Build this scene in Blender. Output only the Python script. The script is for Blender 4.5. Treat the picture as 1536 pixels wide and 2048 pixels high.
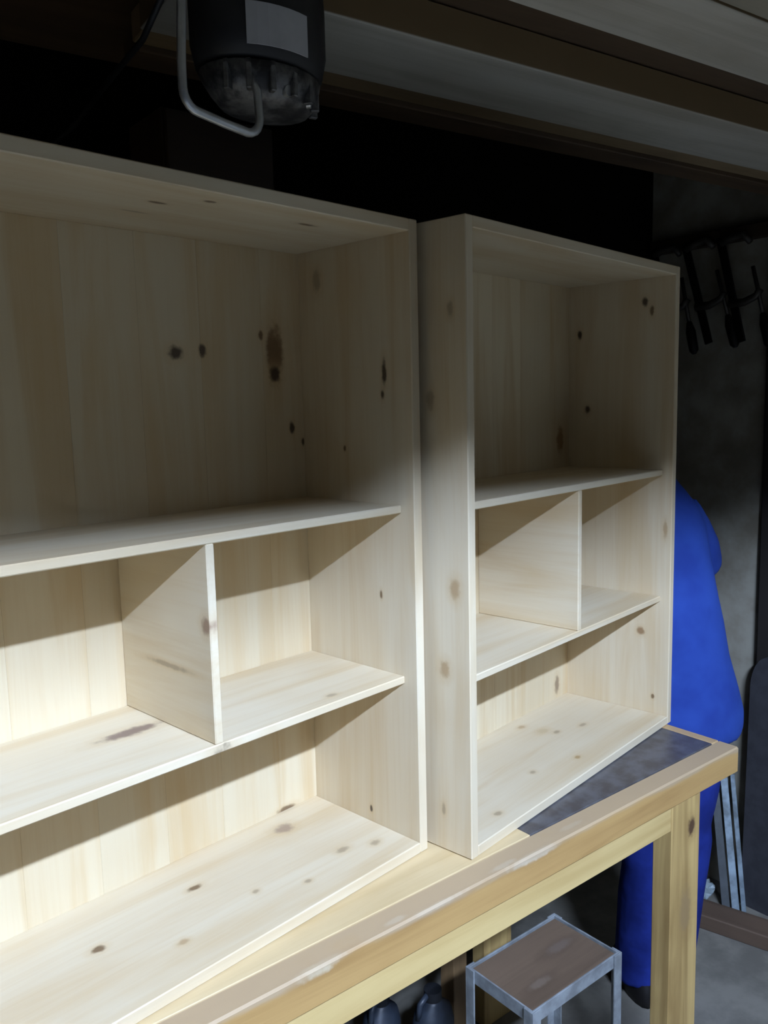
import bpy, bmesh, math, random
from mathutils import Vector, Matrix
random.seed(7)
for o in list(bpy.data.objects): bpy.data.objects.remove(o)
S = bpy.context.scene
COL = S.collection
R = math.radians

# ------------------------------------------------------------------ camera
def make_camera():
    f, yaw, pitch, roll = 1683.15, R(38.727), R(7.35), R(-1.34)
    fw = Vector((math.sin(yaw)*math.cos(pitch), math.cos(yaw)*math.cos(pitch), -math.sin(pitch)))
    rt = Vector((math.cos(yaw), -math.sin(yaw), 0)); up = rt.cross(fw)
    r2 = math.cos(roll)*rt + math.sin(roll)*up
    u2 = -math.sin(roll)*rt + math.cos(roll)*up
    cd = bpy.data.cameras.new('camera'); cam = bpy.data.objects.new('camera', cd); COL.objects.link(cam)
    m = Matrix((r2, u2, -fw)).transposed().to_4x4(); m.translation = Vector((-.899, -.8551, 1.5799))
    cam.matrix_world = m
    cd.sensor_fit = 'HORIZONTAL'; cd.sensor_width = 36.0; cd.lens = 36.0*f/1536.0
    cd.clip_start = .02; cd.clip_end = 50
    S.camera = cam
make_camera()

# ------------------------------------------------------------------ world, exposure
w = bpy.data.worlds.new('world'); S.world = w; w.use_nodes = True
w.node_tree.nodes['Background'].inputs[0].default_value = (.55, .62, .7, 1)
w.node_tree.nodes['Background'].inputs[1].default_value = .02
S.view_settings.view_transform = 'Standard'; S.view_settings.look = 'None'
S.view_settings.gamma = 1; S.view_settings.use_curve_mapping = False
S.view_settings.exposure = 0.0
LAMP_POS = (-.65, -1.835, 2.57); LAMP_R = .018; LAMP_LEN = 1.2; LAMP_RZ = R(9.0); LAMP_L = 900.0; LAMP_COL = (.80, 1.0, 1.40)

# ------------------------------------------------------------------ materials
def lin(r, g, b):
    f = lambda c: (c/255/12.92) if c <= 10 else ((c/255+.055)/1.055)**2.4
    return (f(r), f(g), f(b), 1)

class NT:
    def __init__(s, name):
        s.m = bpy.data.materials.new(name); s.m.use_nodes = True
        s.t = s.m.node_tree; s.b = s.t.nodes['Principled BSDF']
    def n(s, kind, **kw):
        nd = s.t.nodes.new(kind)
        for k, v in kw.items():
            if hasattr(nd, k): setattr(nd, k, v)
        return nd
    def l(s, a, b): s.t.links.new(a, b)
    def math(s, op, a, b=None, c=None):
        nd = s.n('ShaderNodeMath', operation=op)
        for i, v in enumerate((a, b, c)):
            if v is None: continue
            if isinstance(v, (int, float)): nd.inputs[i].default_value = v
            else: s.l(v, nd.inputs[i])
        return nd.outputs[0]
    def obj(s):
        if not hasattr(s, '_o'): s._o = s.n('ShaderNodeTexCoord').outputs['Object']
        return s._o
    def mapped(s, scale, loc=(0, 0, 0)):
        mp = s.n('ShaderNodeMapping'); s.l(s.obj(), mp.inputs[0])
        mp.inputs['Scale'].default_value = scale; mp.inputs['Location'].default_value = loc
        return mp.outputs[0]
    def noise(s, vec, scale, detail=4, rough=.55, dist=0):
        nd = s.n('ShaderNodeTexNoise'); s.l(vec, nd.inputs['Vector'])
        nd.inputs['Scale'].default_value = scale; nd.inputs['Detail'].default_value = detail
        nd.inputs['Roughness'].default_value = rough; nd.inputs['Distortion'].default_value = dist
        return nd.outputs['Fac']
    def ramp(s, v, lo, hi, a=0., b=1.):
        nd = s.n('ShaderNodeMapRange', interpolation_type='SMOOTHSTEP'); s.l(v, nd.inputs[0])
        for i, x in enumerate((lo, hi, a, b)): nd.inputs[i+1].default_value = x
        return nd.outputs[0]
    def mix(s, fac, a, b):
        nd = s.n('ShaderNodeMix', data_type='RGBA')
        for inp, v in ((nd.inputs[0], fac), (nd.inputs[6], a), (nd.inputs[7], b)):
            if isinstance(v, (int, float, tuple)): inp.default_value = v
            else: s.l(v, inp)
        return nd.outputs[2]
    def bump(s, h, strength=.2, dist=.002):
        nd = s.n('ShaderNodeBump'); nd.inputs['Strength'].default_value = strength; nd.inputs['Distance'].default_value = dist
        s.l(h, nd.inputs['Height']); s.l(nd.outputs[0], s.b.inputs['Normal'])

BIG = 50.
def wood(name, base, dark, axis='z', knots=(), seed=0, rough=.5, streak=.45, extra=None, contrast=1., spec=.5):
    """grain runs along axis; knots: (pos3, radii3, colour)"""
    T = NT(name)
    ai = 'xyz'.index(axis)
    sc = [16, 16, 16]; sc[ai] = 1.3
    v1 = T.mapped(tuple(sc), (seed*3.1, seed*1.7, seed*2.3))
    n1 = T.noise(v1, 1.0, 5, .55, .8)
    sc2 = [140, 140, 140]; sc2[ai] = 3.
    n2 = T.noise(T.mapped(tuple(sc2), (seed, seed*2, seed)), 1.0, 3, .6, .2)
    n3 = T.noise(T.mapped((5, 5, 5), (seed, 0, seed)), 1.0, 2)
    a = T.math('MULTIPLY', T.ramp(n1, .40, .68), streak*contrast)
    b = T.math('MULTIPLY', T.ramp(n2, .42, .72), .13*contrast)
    c = T.math('MULTIPLY', T.ramp(n3, .35, .7), .18*contrast)
    fac = T.math('ADD', T.math('ADD', a, b), c)
    col = T.mix(fac, base, dark)
    if knots:
        kn = T.noise(T.mapped((90, 90, 90)), 1.0, 2)
        wob = T.math('MULTIPLY', T.math('SUBTRACT', kn, .5), .9)
        for pos, rad, kc in knots:
            sub = T.n('ShaderNodeVectorMath', operation='SUBTRACT'); T.l(T.obj(), sub.inputs[0]); sub.inputs[1].default_value = pos
            mu = T.n('ShaderNodeVectorMath', operation='MULTIPLY'); T.l(sub.outputs[0], mu.inputs[0]); mu.inputs[1].default_value = tuple(1/r for r in rad)
            ln = T.n('ShaderNodeVectorMath', operation='LENGTH'); T.l(mu.outputs[0], ln.inputs[0])
            d = T.math('ADD', ln.outputs['Value'], wob)
            halo = T.ramp(d, 2.4, .9, 0, .35); core = T.ramp(d, 1.3, .5, 0, .92)
            col = T.mix(halo, col, dark); col = T.mix(core, col, kc)
    if extra: col = extra(T, col)
    T.l(col, T.b.inputs['Base Color'])
    T.b.inputs['Roughness'].default_value = rough
    T.b.inputs['Specular IOR Level'].default_value = spec
    T.bump(n2, .12, .001)
    return T.m

def plain(name, col, rough=.6, metal=0., var=.25, scale=20, spec=.3, col2=None, bump=0.):
    T = NT(name)
    n = T.noise(T.obj(), scale, 5, .6)
    c2 = col2 or tuple(c*(1-var) for c in col[:3])+(1,)
    T.l(T.mix(T.ramp(n, .35, .65), col, c2), T.b.inputs['Base Color'])
    T.b.inputs['Roughness'].default_value = rough; T.b.inputs['Metallic'].default_value = metal
    T.b.inputs['Specular IOR Level'].default_value = spec
    if bump: T.bump(n, bump, .004)
    return T.m

PINE = lin(216, 203, 176); PINE_D = lin(197, 170, 126)
BK = lin(112, 88, 62); DK = lin(62, 46, 34); GK = lin(168, 150, 122); TK = lin(178, 152, 116)

# ------------------------------------------------------------------ mesh helpers
def link(name, me, mat, parent=None, smooth=False):
    o = bpy.data.objects.new(name, me); COL.objects.link(o)
    if mat: me.materials.append(mat)
    if parent: o.parent = parent
    if smooth:
        for p in me.polygons: p.use_smooth = True
    return o
def bm_done(name, bm, mat, parent=None, smooth=False):
    bmesh.ops.recalc_face_normals(bm, faces=bm.faces)
    me = bpy.data.meshes.new(name); bm.to_mesh(me); bm.free()
    return link(name, me, mat, parent, smooth)
def add_box(bm, a, b, bevel=0.):
    r = bmesh.ops.create_cube(bm, size=1)
    vs = r['verts']
    for v in vs:
        v.co = Vector(((a[i]+b[i])/2 + v.co[i]*(b[i]-a[i]) for i in range(3)))
    if bevel:
        es = list({e for v in vs for e in v.link_edges})
        bmesh.ops.bevel(bm, geom=es, offset=bevel, segments=1, affect='EDGES')
    return vs
def box(name, a, b, mat, parent=None, bevel=.0015):
    bm = bmesh.new(); add_box(bm, a, b, bevel); return bm_done(name, bm, mat, parent)
def add_tube(bm, path, radii, n=10, cap=True):
    path = [Vector(p) for p in path]
    if isinstance(radii, (int, float)): radii = [radii]*len(path)
    rings = []; prev = None
    for i, p in enumerate(path):
        d = (path[min(i+1, len(path)-1)] - path[max(i-1, 0)]).normalized()
        ref = prev if prev else (Vector((0, 0, 1)) if abs(d.z) < .9 else Vector((1, 0, 0)))
        s = d.cross(ref)
        if s.length < 1e-4: s = d.orthogonal()
        s.normalize(); t = s.cross(d).normalized(); prev = t
        rings.append([bm.verts.new(p + (s*math.cos(2*math.pi*k/n) + t*math.sin(2*math.pi*k/n))*radii[i]) for k in range(n)])
    stitch(bm, rings, cap)
def stitch(bm, rings, cap=True):
    n = len(rings[0])
    for a, b in zip(rings, rings[1:]):
        for k in range(n): bm.faces.new((a[k], a[(k+1) % n], b[(k+1) % n], b[k]))
    if cap:
        bm.faces.new(rings[0]); bm.faces.new(list(reversed(rings[-1])))
def add_loft(bm, secs, n=28, wob=0.):
    """secs: (z, cx, cy, rx, ry)"""
    rings = []
    for i, (z, cx, cy, rx, ry) in enumerate(secs):
        ring = []
        for k in range(n):
            a = 2*math.pi*k/n
            q = 1 + wob*math.sin(3*a+i*.7)*math.sin(i*1.3+a)
            ring.append(bm.verts.new((cx+rx*q*math.cos(a), cy+ry*q*math.sin(a), z)))
        rings.append(ring)
    stitch(bm, rings)
def add_lathe(bm, prof, c=(0, 0, 0), n=24):
    rings = [[bm.verts.new((c[0]+r*math.cos(2*math.pi*k/n), c[1]+r*math.sin(2*math.pi*k/n), c[2]+z)) for k in range(n)] for r, z in prof]
    stitch(bm, rings)
def tube(name, path, r, mat, parent=None, n=10):
    bm = bmesh.new(); add_tube(bm, path, r, n); return bm_done(name, bm, mat, parent, True)
def lathe(name, prof, mat, parent=None, c=(0, 0, 0), n=24):
    bm = bmesh.new(); add_lathe(bm, prof, c, n); o = bm_done(name, bm, mat, parent, True)
    m = o.modifiers.new('edge', 'EDGE_SPLIT'); m.split_angle = R(40); return o
def empty(name, loc=(0, 0, 0), rz=0., label=None, cat=None, group=None):
    o = bpy.data.objects.new(name, None); COL.objects.link(o); o.location = loc; o.rotation_euler = (0, 0, rz)
    o.empty_display_size = .05
    if label: tag(o, label, cat, group)
    return o
def tag(o, label, cat, group=None):
    o['label'] = label; o['category'] = cat
    if group: o['group'] = group
    return o
def struct(o): o['kind'] = 'structure'; return o

# ------------------------------------------------------------------ the room
X0, X1, Y0, Y1, ZC = -2.7, 1.55, -3.3, .78, 2.85
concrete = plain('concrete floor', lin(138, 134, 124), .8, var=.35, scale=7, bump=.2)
blackish = plain('sooty plaster', lin(26, 23, 20), 1., var=.4, scale=3, bump=.1, spec=0.)  # near-black tone for back wall and ceiling
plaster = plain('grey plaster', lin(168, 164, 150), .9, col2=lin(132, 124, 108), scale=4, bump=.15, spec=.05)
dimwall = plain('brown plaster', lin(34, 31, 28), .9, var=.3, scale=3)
struct(box('floor', (X0-.1, Y0-.1, -.1), (X1+.1, Y1+.1, 0), concrete, bevel=0))
struct(box('ceiling', (X0-.1, Y0-.1, ZC), (X1+.1, Y1+.1, ZC+.1), blackish, bevel=0))
struct(box('wall_back', (X0-.1, Y1, 0), (X1+.1, Y1+.1, ZC), blackish, bevel=0))
struct(box('wall_right', (X1, Y0-.1, 0), (X1+.1, Y1, ZC), plaster, bevel=0))
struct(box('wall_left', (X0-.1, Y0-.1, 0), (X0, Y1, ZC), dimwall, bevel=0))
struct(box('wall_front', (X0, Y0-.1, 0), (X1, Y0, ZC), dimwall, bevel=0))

# ------------------------------------------------------------------ hanging tube lamp
def tube_lamp():
    T = NT('lit tube'); T.b.inputs['Emission Color'].default_value = LAMP_COL+(1,)
    T.b.inputs['Emission Strength'].default_value = LAMP_L; T.b.inputs['Base Color'].default_value = (.8, .8, .8, 1)
    dark = plain('black lamp plastic', lin(30, 30, 30), .4); enam = plain('grey enamel', lin(70, 74, 74), .5)
    L = empty('tube_lamp', LAMP_POS, LAMP_RZ, 'hanging tube lamp with added light-blocking grey hood in front of the bench', 'lamp')
    h = LAMP_LEN/2
    t = tube('tube', [(-h, 0, 0), (h, 0, 0)], LAMP_R, T.m, L, 16)
    for sx in (-1, 1):
        box('lamp_holder', (sx*h-.012+sx*.0125, -.025, -.022), (sx*h+.012+sx*.0125, .025, .05), dark, L, .003)
    bm = bmesh.new()
    prof = [(-.10, -.025), (-.04, .05), (.04, .05), (.10, -.025), (.098, -.027), (.038, .047), (-.038, .047), (-.098, -.027)]
    a = [bm.verts.new((-h-.03, y, z)) for y, z in prof]; b = [bm.verts.new((h+.03, y, z)) for y, z in prof]
    for k in range(8): bm.faces.new((a[k], a[(k+1) % 8], b[(k+1) % 8], b[k]))
    for q in (a, b):
        bm.faces.new((q[0], q[1], q[6], q[7])); bm.faces.new((q[1], q[2], q[5], q[6])); bm.faces.new((q[2], q[3], q[4], q[5]))
    bm_done('added_light_hood', bm, enam, L)  # hood added to cut off lamp light above the rack
    box('housing', (-h-.02, -.035, .0505), (h+.02, .035, .09), enam, L, .004)
    for sx in (-.4, .4):
        tube('chain', [(sx, 0, .09), (sx, 0, ZC-LAMP_POS[2])], .003, dark, L, 6)
tube_lamp()

# ------------------------------------------------------------------ cabinets
BT = .851      # bench top height + a hair
TS = .0125     # shelf and divider boards are thinner than the carcass
W, H, D, TH = .757, 1.0, .253, .018   # D = depth to the face of the back boards
def cabinet(loc, rz, label, right_side, K, rec, zu, zl, seed):
    """local origin: front bottom left corner; x right, y back, z up"""
    C = empty('shelf_cabinet', loc, rz, label, 'cabinet', 'unpainted pine shelf cabinets')
    m = lambda n, ax, k=(), s=0, dk=PINE_D, st=.45: wood('pine '+n, PINE, dk, ax, k, seed+s, streak=st)
    DB = D+.012
    box('side_panel', (0, 0, 0), (TH, DB, H), m('left side', 'z', K.get('left', ()), 1), C)
    box('side_panel', (W-TH, 0, 0), (W, DB, H), m('right side', 'z', K.get('right', ()), 2), C)
    box('top_panel', (TH, 0, H-TH), (W-TH, DB, H), m('top', 'x', K.get('top', ()), 3), C)
    box('bottom_panel', (TH, 0, 0), (W-TH, DB, TH), m('bottom', 'x', K.get('bottom', ()), 4), C)
    box('shelf', (TH, rec, zu-TS), (W-TH, D, zu), m('upper shelf', 'x', K.get('upper', ()), 5), C)
    box('shelf', (TH, rec, zl-TS), (W-TH, D, zl), m('lower shelf', 'x', K.get('lower', ()), 6), C)
    box('divider', (W/2-TS/2+.002, rec, zl), (W/2+TS/2+.002, D, zu-TS), m('divider', 'y', K.get('div', ()), 7), C)
    # back of edge-glued boards of uneven width
    xs = [TH, .115, .205, .318, .43, .535, .655, W-TH]
    for i in range(len(xs)-1):
        tone = random.uniform(.92, 1.03)
        base = (PINE[0]*tone, PINE[1]*tone*.985, PINE[2]*tone*.93, 1)
        ks = [k for k in K.get('back', ()) if xs[i]-.02 < k[0][0] < xs[i+1]+.02]
        o = box('back_board', (xs[i], D+random.uniform(0, .0003), TH), (xs[i+1], DB, H-TH),
                wood('pine back board', base, PINE_D, 'z', ks, seed+11+i, streak=.6), C, bevel=.0004)
    return C
def kn(axes, u, v, ru, rv, col):
    p = [0., 0., 0.]; r = [BIG]*3
    for a, q, s in ((axes[0], u, ru), (axes[1], v, rv)):
        i = 'xyz'.index(a); p[i] = q; r[i] = s
    return (tuple(p), tuple(r), col)
# left cabinet (origin given for its right front corner in the photo)
th1 = R(9.0-1.65)
o1 = Vector((-.0369, .1248, BT)) + Matrix.Rotation(th1, 3, 'Z') @ Vector((-W, 0, 0))
def kx(L, ax, mir=W):
    return [kn(ax, (u+mir) if ax[0] == 'x' else u, v, ru, rv, c) for u, v, ru, rv, c in L]
K1 = {
 'back': kx([(-.267, .812, .012, .011, DK), (-.219, .817, .007, .010, DK), (-.077, .814, .018, .048, lin(120, 92, 62)), (-.078, .782, .012, .012, DK),
             (-.104, .844, .005, .008, BK), (-.045, .691, .006, .010, DK), (-.021, .666, .004, .008, DK), (-.09, .02, .02, .006, BK)], 'xz'),
 'right': kx([(.209, .932, .010, .018, GK), (.058, .778, .005, .020, DK), (.063, .743, .004, .007, DK), (.076, .42, .003, .007, BK),
              (.112, .04, .003, .006, DK), (.152, .657, .003, .005, BK)], 'yz'),
 'div': kx([(.036, .451, .010, .012, lin(150, 122, 100)), (.13, .38, .05, .004, GK)], 'yz'),
 'lower': kx([(-.432, .155, .045, .013, lin(128, 108, 96)), (-.373, .021, .022, .006, DK), (-.292, .018, .014, .006, GK), (-.155, .052, .010, .006, GK)], 'xy'),
 'bottom': kx([(-.136, .204, .018, .014, lin(160, 138, 116)), (-.339, .167, .012, .006, BK), (-.507, .141, .010, .007, BK), (-.117, .08, .012, .007, GK),
               (-.067, .056, .010, .007, GK), (-.283, .091, .006, .005, GK), (-.214, .054, .006, .005, GK), (-.422, .069, .008, .006, TK)], 'xy'),
 'top': kx([(-.388, .086, .012, .005, BK), (-.342, .04, .010, .005, BK), (-.162, .066, .018, .005, BK), (-.384, .147, .02, .004, GK)], 'xy')}
cabinet(o1, th1, 'large pine shelf cabinet on the left of the bench, cut off by the photo edge', 1, K1, .027, .570, .293, 1)
K2 = {
 'left': kx([(.071, .733, .008, .016, GK), (.03, .866, .006, .012, GK), (.05, .306, .010, .014, TK), (.028, .439, .010, .016, TK), (.056, .07, .004, .010, GK)], 'yz'),
 'right': kx([(.067, .204, .009, .009, lin(150, 118, 84)), (.036, .057, .004, .006, BK), (.069, .933, .007, .010, DK), (.053, .913, .005, .012, BK),
              (.225, .873, .006, .010, DK), (.205, .704, .007, .010, DK), (.014, .441, .005, .02, TK)], 'yz'),
 'back': kx([(.689, .052, .010, .022, lin(142, 122, 98)), (.700, .636, .015, .03, lin(150, 118, 80))], 'xz', 0),
 'bottom': kx([(.492, .172, .016, .010, lin(196, 176, 140)), (.483, .219, .012, .007, TK), (.506, .146, .010, .006, GK), (.42, .047, .010, .006, lin(170, 140, 96)),
               (.579, .123, .012, .006, GK), (.126, .037, .009, .006, GK), (.305, .079, .008, .006, GK)], 'xy', 0)}
cabinet((-.0081, .0512, BT), R(9.0), 'pine shelf cabinet set forward on the right end of the bench', 0, K2, .022, .572, .291, 40)

# ------------------------------------------------------------------ work bench
def bench():
    B = empty('work_bench', (0, 0, 0), 0, 'yellowed pine work bench with worn front edge carrying both cabinets', 'bench')
    xl, xr, yb = -1.9, .725, .62
    zt = .85; tb = .056; ap = .057
    zb = zt-tb
    white = lin(214, 206, 186)
    def worn(T, col):
        sp = T.n('ShaderNodeSeparateXYZ'); T.l(T.obj(), sp.inputs[0])
        z = T.math('ADD', sp.outputs[2], T.math('MULTIPLY', T.math('SUBTRACT', T.noise(T.mapped((6, 6, 30)), 1, 4), .5), .03))
        f = T.ramp(z, .838, .849, 0, .85)
        return T.mix(f, col, lin(178, 156, 126))
    smear = [((-.13, .0, .85), (.055, .006, .006), white), ((-.20, .012, .85), (.02, .006, .006), white), ((.08, .002, .846), (.06, .006, .008), white),
             ((.02, .01, .85), (.03, .006, .006), white), ((-.34, .004, .846), (.04, .006, .01), lin(204, 192, 164)), ((.20, .02, .85), (.03, .006, .006), lin(198, 184, 156))]
    old = wood('old pine front board', lin(186, 150, 94), lin(146, 108, 60), 'x', smear, 60, rough=.6, streak=.6, extra=worn)
    ply = wood('pale plywood', lin(212, 190, 148), lin(186, 158, 110), 'x', (), 61, rough=.55)
    apm = wood('apron pine', lin(210, 184, 126), lin(178, 146, 88), 'x', (), 62, rough=.6)
    legm = wood('leg pine', lin(202, 172, 112), lin(144, 114, 66), 'z', [((.566, 0, .724), (.013, BIG, .020), lin(70, 44, 32)), ((.55, 0, .55), (.02, BIG, .05), lin(150, 124, 84))], 63, rough=.6, streak=.7)
    plate = plain('dark slate metal', lin(84, 80, 80), .42, .3, col2=lin(104, 104, 108), scale=26, spec=.5, bump=.05)
    rimm = wood('end rim pine', lin(196, 168, 126), lin(166, 134, 92), 'y', (), 64)
    box('front_board', (xl, 0, zb), (xr, .045, zt), old, B, .003)
    box('end_board', (xr-.026, .0452, zb), (xr, yb, zt), rimm, B, .002)
    box('top_panel', (xl, .0452, zt-.02), (.1238, yb, zt), ply, B, .001)
    box('top_panel', (.124, .262, zt-.02), (xr-.0262, yb, zt), ply, B, .001)
    box('inlay_plate', (.1242, .0455, zt-.02), (xr-.0265, .2615, zt), plate, B, .001)
    box('apron', (xl+.06, .012, zb-ap), (.4968, .034, zb-.0002), apm, B)
    box('apron', (xl+.06, yb-.05, zb-ap), (xr-.1, yb-.03, zb-.0002), apm, B)
    box('cross_rail', (.56, .06, zb-ap), (.585, yb-.052, zb-.0002), apm, B)
    for x in (xl+.08, .497):
        box('leg', (x, .010, 0), (x+.10, .053, zb-.0002), legm, B, .002)
        box('leg', (x, yb-.095, 0), (x+.10, yb-.052, zb-.0002), legm, B, .002)
    return B
bench()

# ------------------------------------------------------------------ overhead lumber rack
def rack():
    rz = R(-5.0)
    ru = wood('dusty pale plank', lin(150, 144, 128), lin(118, 108, 88), 'x', (), 80, rough=.7)
    br = wood('brown old beam', lin(150, 128, 96), lin(96, 76, 50), 'x', (), 81, rough=.7)
    def edgy(T, col):   # bounce light painted in: underside coloured paler than the brown edge
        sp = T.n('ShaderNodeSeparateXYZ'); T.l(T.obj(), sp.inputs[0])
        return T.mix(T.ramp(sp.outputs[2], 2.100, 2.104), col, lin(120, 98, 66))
    ed = wood('beam with painted bounce underside', lin(186, 182, 170), lin(150, 142, 124), 'x', (), 82, rough=.7, extra=edgy)
    dk = wood('dark old board', lin(92, 72, 50), lin(56, 42, 30), 'x', (), 83, rough=.75)
    def plank(name, u0, u1, v0, v1, z0, z1, mat, label):
        o = box(name, (u0, v0, z0), (u1, v1, z1), mat, None, .002)
        o.rotation_euler = (0, 0, rz)
        tag(o, label, 'plank', 'lumber stored on the overhead rack'); return o
    plank('plank', -2.2, 1.49, -.185, -.047, 2.1, 2.145, ed, 'pale overhead plank crossing the top right corner of the photo')
    plank('plank', -.40, 1.49, .104, .280, 2.1, 2.156, ed, 'wide pale overhead beam running beside the hanging power tool')
    plank('plank', -.39, 1.49, .284, .345, 2.108, 2.15, br, 'narrow brown overhead batten next to the wide pale beam')
    plank('plank', -.38, 1.49, .349, .415, 2.1, 2.14, dk, 'dark overhead batten nearest the back wall')
    lb = ['front edge plank of the overhead rack, nearest the tube lamp', 'second plank from the front of the overhead rack', 'third plank from the front of the overhead rack', 'fourth plank from the front of the overhead rack']
    vs = [-1.090, -.864, -.638, -.412, -.1885]
    for i in range(4):
        plank('plank', -2.2, 1.49, vs[i], vs[i+1]-.003, 2.1, 2.14, ru, lb[i])
    plank('board', -2.1, 1.49, -.18, .135, 2.158, 2.18, dk, 'dark wide board added over the overhead planks to block light')  # cover boards added to keep the plank gap dark and block lamp light
    plank('board', -2.1, 1.49, .14, .56, 2.158, 2.18, dk, 'dark wide board added on the rack close to the back wall to block light')
    for k, (lv, lt) in enumerate(((.16, 'lowest'), (.18, 'middle'), (.17, 'topmost'))):  # stack added to stop lamp light passing over the rack onto the walls
        plank('board', -2.05+.05*k, 1.48, lv, lv+.30, 2.1805+.07*k, 2.2495+.07*k, dk, lt+' of three dark beams added on the rack boards to shade the walls')
    steel = plain('black steel', lin(40, 40, 42), .5, .6)
    for i, u in enumerate((-1.55, 1.42)):
        Hn = empty('rack_hanger', (u*math.cos(rz), u*math.sin(rz), 2.1), rz, ('black steel rack hanger over the left part of the bench', 'black steel rack hanger close to the right wall')[i], 'rack hanger')
        box('bearer', (-.015, -1.13, -.03), (.015, -.02 if i else .59, -.0005), steel, Hn)
        tube('rod', [(0, -1.11, -.02), (0, -1.11, ZC-2.1)], .006, steel, Hn)
        if not i: tube('rod', [(0, .575, -.02), (0, .575, ZC-2.1)], .006, steel, Hn)
rack()

# ------------------------------------------------------------------ hanging power tool
def power_tool():
    body = plain('black tool plastic', lin(34, 34, 36), .5, var=.3, spec=.4)
    alu = plain('cast aluminium', lin(120, 120, 120), .5, .6, col2=lin(60, 60, 62), scale=40, bump=.3)
    lab = plain('grey label', lin(176, 176, 178), .5, var=.1)
    rod = plain('bright steel rod', lin(190, 195, 200), .35, .8)
    P = empty('power_tool', (-.345, .05, 1.917), R(12), 'black corded power tool with grey label hanging under the overhead planks', 'power tool'); P.scale = (1.07, 1.07, 1.07)
    bm = bmesh.new()
    add_loft(bm, [(.040, 0, 0, .060, .050), (.046, 0, 0, .076, .060), (.07, 0, 0, .082, .064), (.12, 0, 0, .082, .064), (.165, 0, 0, .078, .062), (.178, 0, 0, .066, .052), (.182, 0, 0, .04, .03)], 28)
    bm_done('motor_housing', bm, body, P, True)
    # gear head below with ribs
    bm = bmesh.new()
    add_loft(bm, [(.008, .005, 0, .03, .026), (.011, .005, 0, .055, .042), (.022, .005, 0, .066, .05), (.040, 0, 0, .074, .058)], 24)
    gh = bm_done('gear_head', bm, alu, P, True)
    for i in range(7):
        a = R(200+i*23)
        o = box('rib', (-.003, -.004, .012), (.003, .006, .042), alu, gh, .001)
        o.location = (.068*math.cos(a), .052*math.sin(a), 0); o.rotation_euler = (0, 0, a+R(90))
    for i in range(3):
        o = lathe('screw', [(.001, -.003), (.006, -.003), (.006, .003), (.001, .003)], rod, gh, n=10)
        a = R(225+i*40); o.location = (.060*math.cos(a), .047*math.sin(a), .018); o.rotation_euler = (R(90), 0, a+R(90))
    # name plate
    bm = bmesh.new()
    vs = []
    for z in (.051, .092):
        for k in range(7):
            a = R(224+k*8.6)
            vs.append(bm.verts.new((.0835*math.cos(a), .0655*math.sin(a), z)))
    for k in range(6): bm.faces.new((vs[k], vs[k+1], vs[k+8], vs[k+7]))
    lp = bm_done('label_plate', bm, lab, P); s = lp.modifiers.new('thick', 'SOLIDIFY'); s.thickness = .0012; s.offset = 0
    # bail rod
    pts = [(-.088, -.03, .145), (-.094, -.032, .10), (-.100, -.034, .03), (-.100, -.034, .005)]
    for k in range(1, 6):
        a = R(180+k*18); pts.append((-.082+.018*math.cos(a), -.034, .005+.018*math.sin(a)))
    pts += [(-.05, -.034, -.016), (-.02, -.034, -.018)]
    for k in range(1, 6):
        a = R(270+k*18); pts.append((-.02+.018*math.cos(a), -.034, 0+.018*math.sin(a)))
    pts += [(-.002, -.03, .02), (-.002, -.022, .035)]
    pts = [(x-.043, y-.01, z-.018) for x, y, z in pts[:-2]] + [(-.047, -.044, .008), (-.046, -.032, .028)]
    tube('guide_rod', pts, .0045, rod, P)
    tube('hook', [(0, 0, .175), (0, 0, .215), (0, .008, .2215)], .004, rod, P, 8)
    tube('power_cord', [(-.02, .03, .174), (-.06, .03, .172), (-.095, .03, .15), (-.103, .031, .105), (-.090, .086, .081), (-.072, .178, .067), (-.021, .339, .063), (.014, .522, .053), (.02, .60, .0), (.02, .61, -.2)], .0035, body, P, 8)
power_tool()

# ------------------------------------------------------------------ metal step stool under the bench
def stool():
    fr = plain('blue grey painted steel', lin(156, 162, 166), .5, .1, col2=lin(124, 128, 130), scale=18)
    st = wood('worn dark stool board', lin(120, 100, 82), lin(84, 68, 54), 'x', [((.08, .05, .39), (.03, .01, BIG), lin(122, 106, 92)), ((.2, .1, .39), (.04, .012, BIG), lin(118, 102, 90))], 90, rough=.6)
    x0, y0, wx, wy, h = .245, .146, .278, .178, .40
    T = empty('step_stool', (x0, y0, 0), 0, 'low stool of blue-grey angle steel with a dark wooden seat under the bench', 'stool')
    box('seat', (.006, .006, h-.018), (wx-.006, wy-.006, h-.004), st, T)
    for nm, a, b in (('seat_rail', (0, 0, h-.03), (wx, .004, h)), ('seat_rail', (0, wy-.004, h-.03), (wx, wy, h)),
                     ('seat_rail', (0, .0042, h-.03), (.004, wy-.0042, h)), ('seat_rail', (wx-.004, .0042, h-.03), (wx, wy-.0042, h))):
        box(nm, a, b, fr, T, .0008)
    for sx in (0, 1):
        for sy in (0, 1):
            bm = bmesh.new()
            xa = (-.0042, .020) if not sx else (wx-.020, wx+.0042)
            ya = (-.0042, -.0002) if not sy else (wy+.0002, wy+.0042)
            add_box(bm, (xa[0], ya[0], 0), (xa[1], ya[1], h), .0006)
            xb = (-.0042, -.0002) if not sx else (wx+.0002, wx+.0042)
            yb = (-.0001, .020) if not sy else (wy-.020, wy+.0001)
            add_box(bm, (xb[0], yb[0], 0), (xb[1], yb[1], h), .0006)
            bm_done('leg', bm, fr, T)
    for y in (.006, wy-.010):
        box('foot_rail', (.0, y, .10), (wx, y+.004, .122), fr, T, .0006)
stool()

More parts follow.
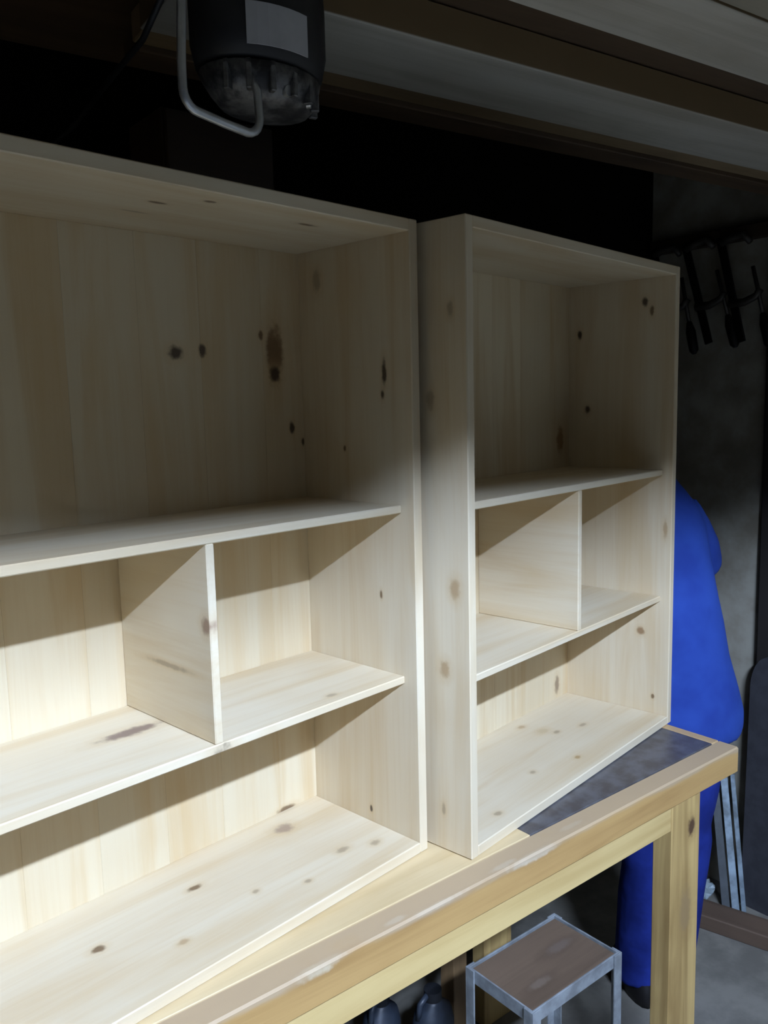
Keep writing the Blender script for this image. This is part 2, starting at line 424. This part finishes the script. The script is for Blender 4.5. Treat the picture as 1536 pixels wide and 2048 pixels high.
# ------------------------------------------------------------------ things under the bench
def under_bench():
    bl = plain('blue grey plastic', lin(50, 58, 70), .45, var=.4, spec=.5)
    cap = plain('dark cap', lin(34, 36, 40), .5)
    for i, (x, y, lbl) in enumerate(((.30, .50, 'dusty blue-grey canister under the bench next to the wooden offcut'), (.20, .57, 'dusty blue-grey canister at the back under the bench'))):
        C = empty('canister', (x, y, 0), R(20*i), lbl, 'canister', 'canisters under the bench')
        bm = bmesh.new(); add_loft(bm, [(0, 0, 0, .045, .035), (.01, 0, 0, .055, .042), (.14, 0, 0, .055, .042), (.17, 0, 0, .048, .037), (.19, 0, 0, .022, .02), (.20, 0, 0, .018, .018)], 24)
        bm_done('body', bm, bl, C, True)
        lathe('cap', [(.021, .198), (.021, .222), (.001, .223)], cap, C)
        tube('handle', [(-.045, 0, .165), (-.04, 0, .2), (-.015, 0, .215)], .007, bl, C)
    of = wood('offcut brown', lin(132, 106, 74), lin(92, 70, 46), 'z', (), 95)
    o = box('timber_offcut', (-.03, -.02, 0), (.03, .02, .26), of, None, .002); o.location = (.41, .545, 0); o.rotation_euler = (0, 0, R(15))
    tag(o, 'brown timber offcut standing on the floor behind the stool', 'offcut')
under_bench()

# ------------------------------------------------------------------ right hand wall things
def right_side():
    beam = wood('floor timber', lin(104, 84, 68), lin(66, 52, 42), 'y', (), 100, rough=.75)
    o = box('floor_beam', (-.045, -.8, 0), (.045, .30, .045), beam, None, .003); o.location = (1.372, .20, 0); o.rotation_euler = (0, 0, R(14))
    tag(o, 'brown timber lying on the concrete floor along the right wall', 'timber')
    steel = plain('blue grey flat steel', lin(150, 166, 176), .45, .5, col2=lin(96, 104, 108), scale=12)
    dsteel = plain('dark flat steel', lin(74, 78, 80), .5, .4, var=.3)
    def bar(a, b, w, mat, label):
        a = Vector(a); b = Vector(b); d = (b-a)
        o = box('steel_bar', (-w/2, -.003, 0), (w/2, .003, d.length), mat, None, .0008)
        o.rotation_mode = 'QUATERNION'
        z = d.normalized(); x = Vector((.5, -.85, 0)); x = (x - z*x.dot(z)).normalized(); y = z.cross(x)
        o.rotation_quaternion = Matrix((x, y, z)).transposed().to_quaternion(); o.location = a
        tag(o, label, 'steel bar', 'bars leaning on the right wall')
    bar((1.424, .393, .003), (1.543, .510, .345), .024, dsteel, 'dark steel bar leaning on the right wall, nearest the bench leg')
    bar((1.436, .368, .003), (1.543, .478, .365), .022, steel, 'middle blue-grey steel bar leaning on the right wall')
    bar((1.446, .347, .003), (1.543, .450, .385), .014, steel, 'thin pale steel bar leaning on the right wall')
    post = wood('black post', lin(40, 34, 30), lin(24, 20, 18), 'z', (), 101, rough=.8)
    o = box('timber_post', (1.525, .20, 0), (1.549, .378, ZC-.002), post, None, .004)
    tag(o, 'black timber post rising to the ceiling at the right photo edge', 'post')
    # dark leaning board with rounded top corner
    bm = bmesh.new()
    prof = [(.0, 0), (.13, 0), (.13, .70)]
    for k in range(1, 8):
        a = R(90*k/8); prof.append((.08+.05*math.cos(a), .70+.10*math.sin(a)))
    prof += [(.0, .80)]
    f = [bm.verts.new((0, u, z)) for u, z in prof]; b = [bm.verts.new((.018, u, z)) for u, z in prof]
    bm.faces.new(f); bm.faces.new(list(reversed(b)))
    for k in range(len(f)): bm.faces.new((f[k], b[k], b[(k+1) % len(f)], f[(k+1) % len(f)]))
    o = bm_done('board', bm, plain('dark grey board', lin(66, 66, 70), .6, var=.25)); o.location = (1.486, .251, .0); o.rotation_euler = (0, R(1.4), 0)
    tag(o, 'dark grey board with a rounded top corner leaning on the black post', 'board')
    # crumpled clear plastic
    bm = bmesh.new(); bmesh.ops.create_icosphere(bm, subdivisions=3, radius=1)
    rn = random.Random(3)
    for v in bm.verts:
        k = rn.uniform(.7, 1.15); v.co = Vector((v.co.x*.07*k, v.co.y*.05*k, max(0, .035+v.co.z*.035*k)))
    T = NT('crumpled film'); T.b.inputs['Base Color'].default_value = lin(190, 205, 210); T.b.inputs['Roughness'].default_value = .25
    T.b.inputs['Transmission Weight'].default_value = .4; T.bump(T.noise(T.obj(), 60, 3), .4, .005)
    o = bm_done('plastic_film', bm, T.m); o.location = (1.425, .48, 0); o.scale = (.7, .7, .8)
    tag(o, 'crumpled clear plastic film on the floor near the wall', 'plastic film')
    # clamps hanging on a rail
    iron = plain('black iron', lin(28, 26, 26), .5, .5); jaw = plain('worn iron', lin(84, 80, 74), .5, .6)
    rail = box('tool_rail', (X1-.03, .36, 2.03), (X1-.0005, .77, 2.07), wood('rail', lin(70, 56, 42), lin(48, 38, 28), 'y', (), 103), None)
    tag(rail, 'dark wooden tool rail high on the right wall', 'rail')
    def clamp():
        C = empty('bar_clamp', (0, 0, 0), 0)
        box('bar', (-.004, -.012, -.32), (.004, .012, .0), iron, C)
        bm = bmesh.new(); add_tube(bm, [(0, .0, -.02), (0, -.03, -.015), (0, -.07, -.02), (0, -.085, -.05)], [.013, .012, .011, .009], 8); bm_done('fixed_jaw', bm, jaw, C, True)
        bm = bmesh.new(); add_tube(bm, [(0, .012, -.20), (0, -.03, -.21), (0, -.07, -.205), (0, -.085, -.19)], [.014, .012, .011, .011], 8); sj = bm_done('sliding_jaw', bm, jaw, C, True)
        tube('screw', [(0, -.078, -.26), (0, -.078, -.12)], .006, jaw, sj, 8)
        lathe('handle', [(.006, -.36), (.014, -.35), (.015, -.29), (.008, -.26)], iron, sj, (0, -.078, 0), 10)
        return C
    proto = clamp()
    spots = [(.745, -.0, -12), (.635, -.0, -16), (.52, .0, -14)]
    lbl = ['hanging bar clamp closest to the back wall', 'middle one of the three hanging bar clamps', 'hanging bar clamp closest to the black post']
    for i, (y, dz, a) in enumerate(spots):
        if i == 0: c = proto
        else:
            c = proto.copy(); COL.objects.link(c)
            for ch in proto.children:
                q = ch.copy(); COL.objects.link(q); q.parent = c
                for g in ch.children:
                    s = g.copy(); COL.objects.link(s); s.parent = q
        c.location = (X1-.045, y, 2.045+dz); c.rotation_euler = (R(a), 0, 0)
        tag(c, lbl[i], 'clamp', 'bar clamps on the tool rail')
right_side()

# ------------------------------------------------------------------ dark crate behind the left cabinet
def wall_board():
    m = wood('dark wall cupboard', lin(70, 54, 40), lin(46, 36, 28), 'x', (), 105)
    C = empty('wall_cupboard', (-.20, Y1-.16, 1.78), 0, 'dark brown wall cupboard behind and above the left cabinet', 'cupboard')
    box('body', (0, .012, 0), (.23, .159, .34), m, C)
    d = box('door', (.004, 0, .004), (.226, .0118, .336), m, C)
    lathe('knob', [(.006, 0), (.006, .012), (.012, .016), (.012, .022), (.001, .024)], m, d, n=12).matrix_local = Matrix.Translation((.03, 0, .17)) @ Matrix.Rotation(R(90), 4, 'X')
wall_board()

# ------------------------------------------------------------------ person in blue work clothes
def person():
    P = empty('person', (.939, .299, 0), R(-38.727), 'person in blue work coat and trousers standing beyond the bench end', 'person')
    skin = plain('skin', lin(196, 150, 124), .5, var=.08)
    T = NT('blue cotton'); n = T.noise(T.obj(), 9, 3); n2 = T.noise(T.mapped((260, 260, 260)), 1, 2)
    T.l(T.mix(T.ramp(n, .3, .7), lin(46, 76, 160), lin(38, 62, 142)), T.b.inputs['Base Color']); T.b.inputs['Roughness'].default_value = .85
    T.b.inputs['Specular IOR Level'].default_value = .15; T.bump(n, .35, .012)
    coatm = T.m
    T = NT('darker blue cotton'); n = T.noise(T.obj(), 11, 3)
    T.l(T.mix(T.ramp(n, .3, .7), lin(36, 54, 140), lin(26, 40, 112)), T.b.inputs['Base Color']); T.b.inputs['Roughness'].default_value = .9
    T.b.inputs['Specular IOR Level'].default_value = .15; T.bump(n, .5, .015)
    troum = T.m
    shoe = plain('black leather', lin(30, 28, 28), .5); hair = plain('dark hair', lin(44, 34, 28), .7)
    def remesh(o, v, it=6):
        m = o.modifiers.new('skin', 'REMESH'); m.mode = 'VOXEL'; m.voxel_size = v; m.use_smooth_shade = True
        s = o.modifiers.new('soft', 'SMOOTH'); s.iterations = it; s.factor = .5
        return o
    SR, ER, HR = (.030, .045, 1.300), (.106, .085, 1.165), (.0, .29, 1.12)
    SL, EL, HL = (-.225, .035, 1.27), (-.265, .09, 1.04), (-.20, .30, 1.07)
    # body: head, neck, trunk, arms, hands, legs in one surface
    bm = bmesh.new()
    add_loft(bm, [(.68, .0, .01, .10, .07), (.75, 0, .01, .12, .08), (.95, -.02, 0, .115, .085), (1.15, -.05, .01, .12, .09), (1.27, -.06, .02, .11, .08), (1.33, -.062, .025, .06, .06), (1.40, -.064, .035, .050, .052), (1.44, -.07, .05, .052, .058)], 24)
    add_loft(bm, [(1.395, -.075, .095, .035, .04), (1.42, -.075, .075, .058, .072), (1.46, -.077, .06, .069, .088), (1.51, -.079, .055, .074, .094), (1.56, -.081, .05, .072, .09), (1.60, -.083, .048, .055, .068), (1.618, -.083, .045, .02, .03)], 24)
    add_tube(bm, [(-.077, .15, 1.53), (-.077, .163, 1.495), (-.077, .168, 1.485), (-.077, .15, 1.475)], [.007, .011, .013, .011], 8)
    for sx in (-1, 1):
        add_tube(bm, [(-.079+sx*.07, .05, 1.475), (-.079+sx*.08, .045, 1.50), (-.079+sx*.078, .045, 1.53)], [.008, .013, .009], 8)
    def arm(Sh, El, Ha, sgn):
        add_tube(bm, [Sh, tuple((Vector(Sh)+Vector(El))/2), El, tuple((Vector(El)*.5+Vector(Ha)*.5)), Ha], [.036, .036, .034, .032, .024], 12)
        d = (Vector(Ha)-Vector(El)).normalized(); Hv = Vector(Ha); side = d.cross(Vector((0, 0, 1))).normalized(); dn = Vector((0, 0, -1))
        add_tube(bm, [Hv, Hv+d*.04, Hv+d*.085], [.026, .036, .036], 10)
        for k, ln in enumerate((.066, .076, .070, .054)):
            b0 = Hv+d*.085+side*((k-1.5)*.021)
            add_tube(bm, [b0-d*.02, b0+d*ln*.4, b0+d*ln*.75+dn*.014, b0+d*ln*.9+dn*.036], [.010, .0095, .009, .0075], 8)
        t0 = Hv+d*.03 + side*(-sgn*.028)
        add_tube(bm, [t0, t0+d*.025+side*(-sgn*.024)+dn*.008, t0+d*.055+side*(-sgn*.03)+dn*.02], [.013, .011, .008], 8)
    arm(SR, ER, HR, 1); arm(SL, EL, HL, -1)
    LEGS = (((-.065, 0, .72), (-.045, .0, .42), (-.055, .03, .09)), ((.062, .02, .72), (.048, .02, .44), (.035, .06, .09)))
    for h, k, a in LEGS:
        add_tube(bm, [h, tuple((Vector(h)+Vector(k))/2), k, tuple(Vector(k)*.6+Vector(a)*.4), a, (a[0], a[1], .05)], [.066, .058, .048, .046, .035, .035], 14)
    body = remesh(bm_done('body', bm, skin, P), .007, 3)
    bm = bmesh.new()
    add_loft(bm, [(1.47, -.078, .025, .070, .072), (1.52, -.080, .03, .080, .083), (1.57, -.082, .04, .079, .092), (1.61, -.083, .045, .060, .074), (1.632, -.084, .045, .025, .03)], 24)
    remesh(bm_done('hair', bm, hair, P), .008)
    eye = plain('eye', lin(235, 235, 235), .3, var=.02); iris = plain('iris', lin(60, 44, 34), .3)
    for sx in (-1, 1):
        e = lathe('eye', [(.001, -.011), (.008, -.007), (.011, 0), (.008, .007), (.001, .011)], eye, P, n=12); e.location = (-.078+sx*.03, .134, 1.518)
        ir = lathe('iris', [(.001, .0), (.005, .0005), (.001, .0015)], iris, e, n=10); ir.location = (0, .0105, 0); ir.rotation_euler = (R(-90), 0, 0)
    bm = bmesh.new(); add_tube(bm, [(-.102, .138, 1.447), (-.078, .149, 1.445), (-.054, .138, 1.447)], [.003, .006, .003], 8); bm_done('mouth', bm, plain('lips', lin(160, 96, 86), .5), P, True)
    # coat
    bm = bmesh.new()
    add_loft(bm, [(.735, .004, .0, .168, .125), (.76, .004, .0, .178, .130), (.80, .0, .0, .180, .130), (.86, -.006, .0, .174, .125), (.94, -.018, .0, .163, .120), (1.03, -.030, .0, .155, .118), (1.12, -.042, .0, .146, .118),
                  (1.20, -.050, .005, .140, .115), (1.27, -.055, .01, .132, .10), (1.315, -.058, .015, .116, .088), (1.35, -.060, .02, .094, .074), (1.378, -.062, .025, .072, .064), (1.40, -.063, .028, .058, .056), (1.412, -.063, .03, .052, .052)], 40, .022)
    for Sh, El, Ha in ((SR, ER, HR), (SL, EL, HL)):
        s, e, h = Vector(Sh), Vector(El), Vector(Ha)
        add_tube(bm, [s, s*.6+e*.4, s*.2+e*.8, e, e*.75+h*.25, e*.35+h*.65, e*.08+h*.92], [.050, .056, .056, .056, .052, .046, .043], 14)
    coat = remesh(bm_done('work_coat', bm, coatm, P), .009, 5)
    bm = bmesh.new()
    add_tube(bm, [(-.063+.060*math.cos(a), .032+.060*math.sin(a), 1.402+.010*math.sin(a)) for a in [2*math.pi*k/20 for k in range(21)]], .013, 8)
    remesh(bm_done('collar', bm, coatm, coat), .006, 3)
    # trousers
    bm = bmesh.new()
    add_loft(bm, [(.66, 0, .01, .142, .105), (.74, 0, .01, .152, .112), (.80, 0, .005, .150, .108)], 28)
    for i, (h, k, a) in enumerate(LEGS):
        h, k, a = Vector(h), Vector(k), Vector(a)
        pts = [h, h*.5+k*.5, k+Vector((0, 0, .05)), k, k-Vector((0, 0, .05)), k*.6+a*.4, k*.3+a*.7, a, Vector((a.x, a.y, .045))]
        add_tube(bm, pts, [.088, .080, .070, .074, .069, .070, .068, .066, .067], 18)
    remesh(bm_done('trousers', bm, troum, P), .009, 4)
    for h, k, a in LEGS:
        bm = bmesh.new()
        add_loft(bm, [(0, a[0], a[1]+.05, .045, .125), (.02, a[0], a[1]+.05, .048, .13), (.045, a[0], a[1]+.04, .045, .115), (.07, a[0], a[1]+.01, .042, .07), (.10, a[0], a[1], .042, .045)], 20)
        bm_done('shoe', bm, shoe, P, True)
person()
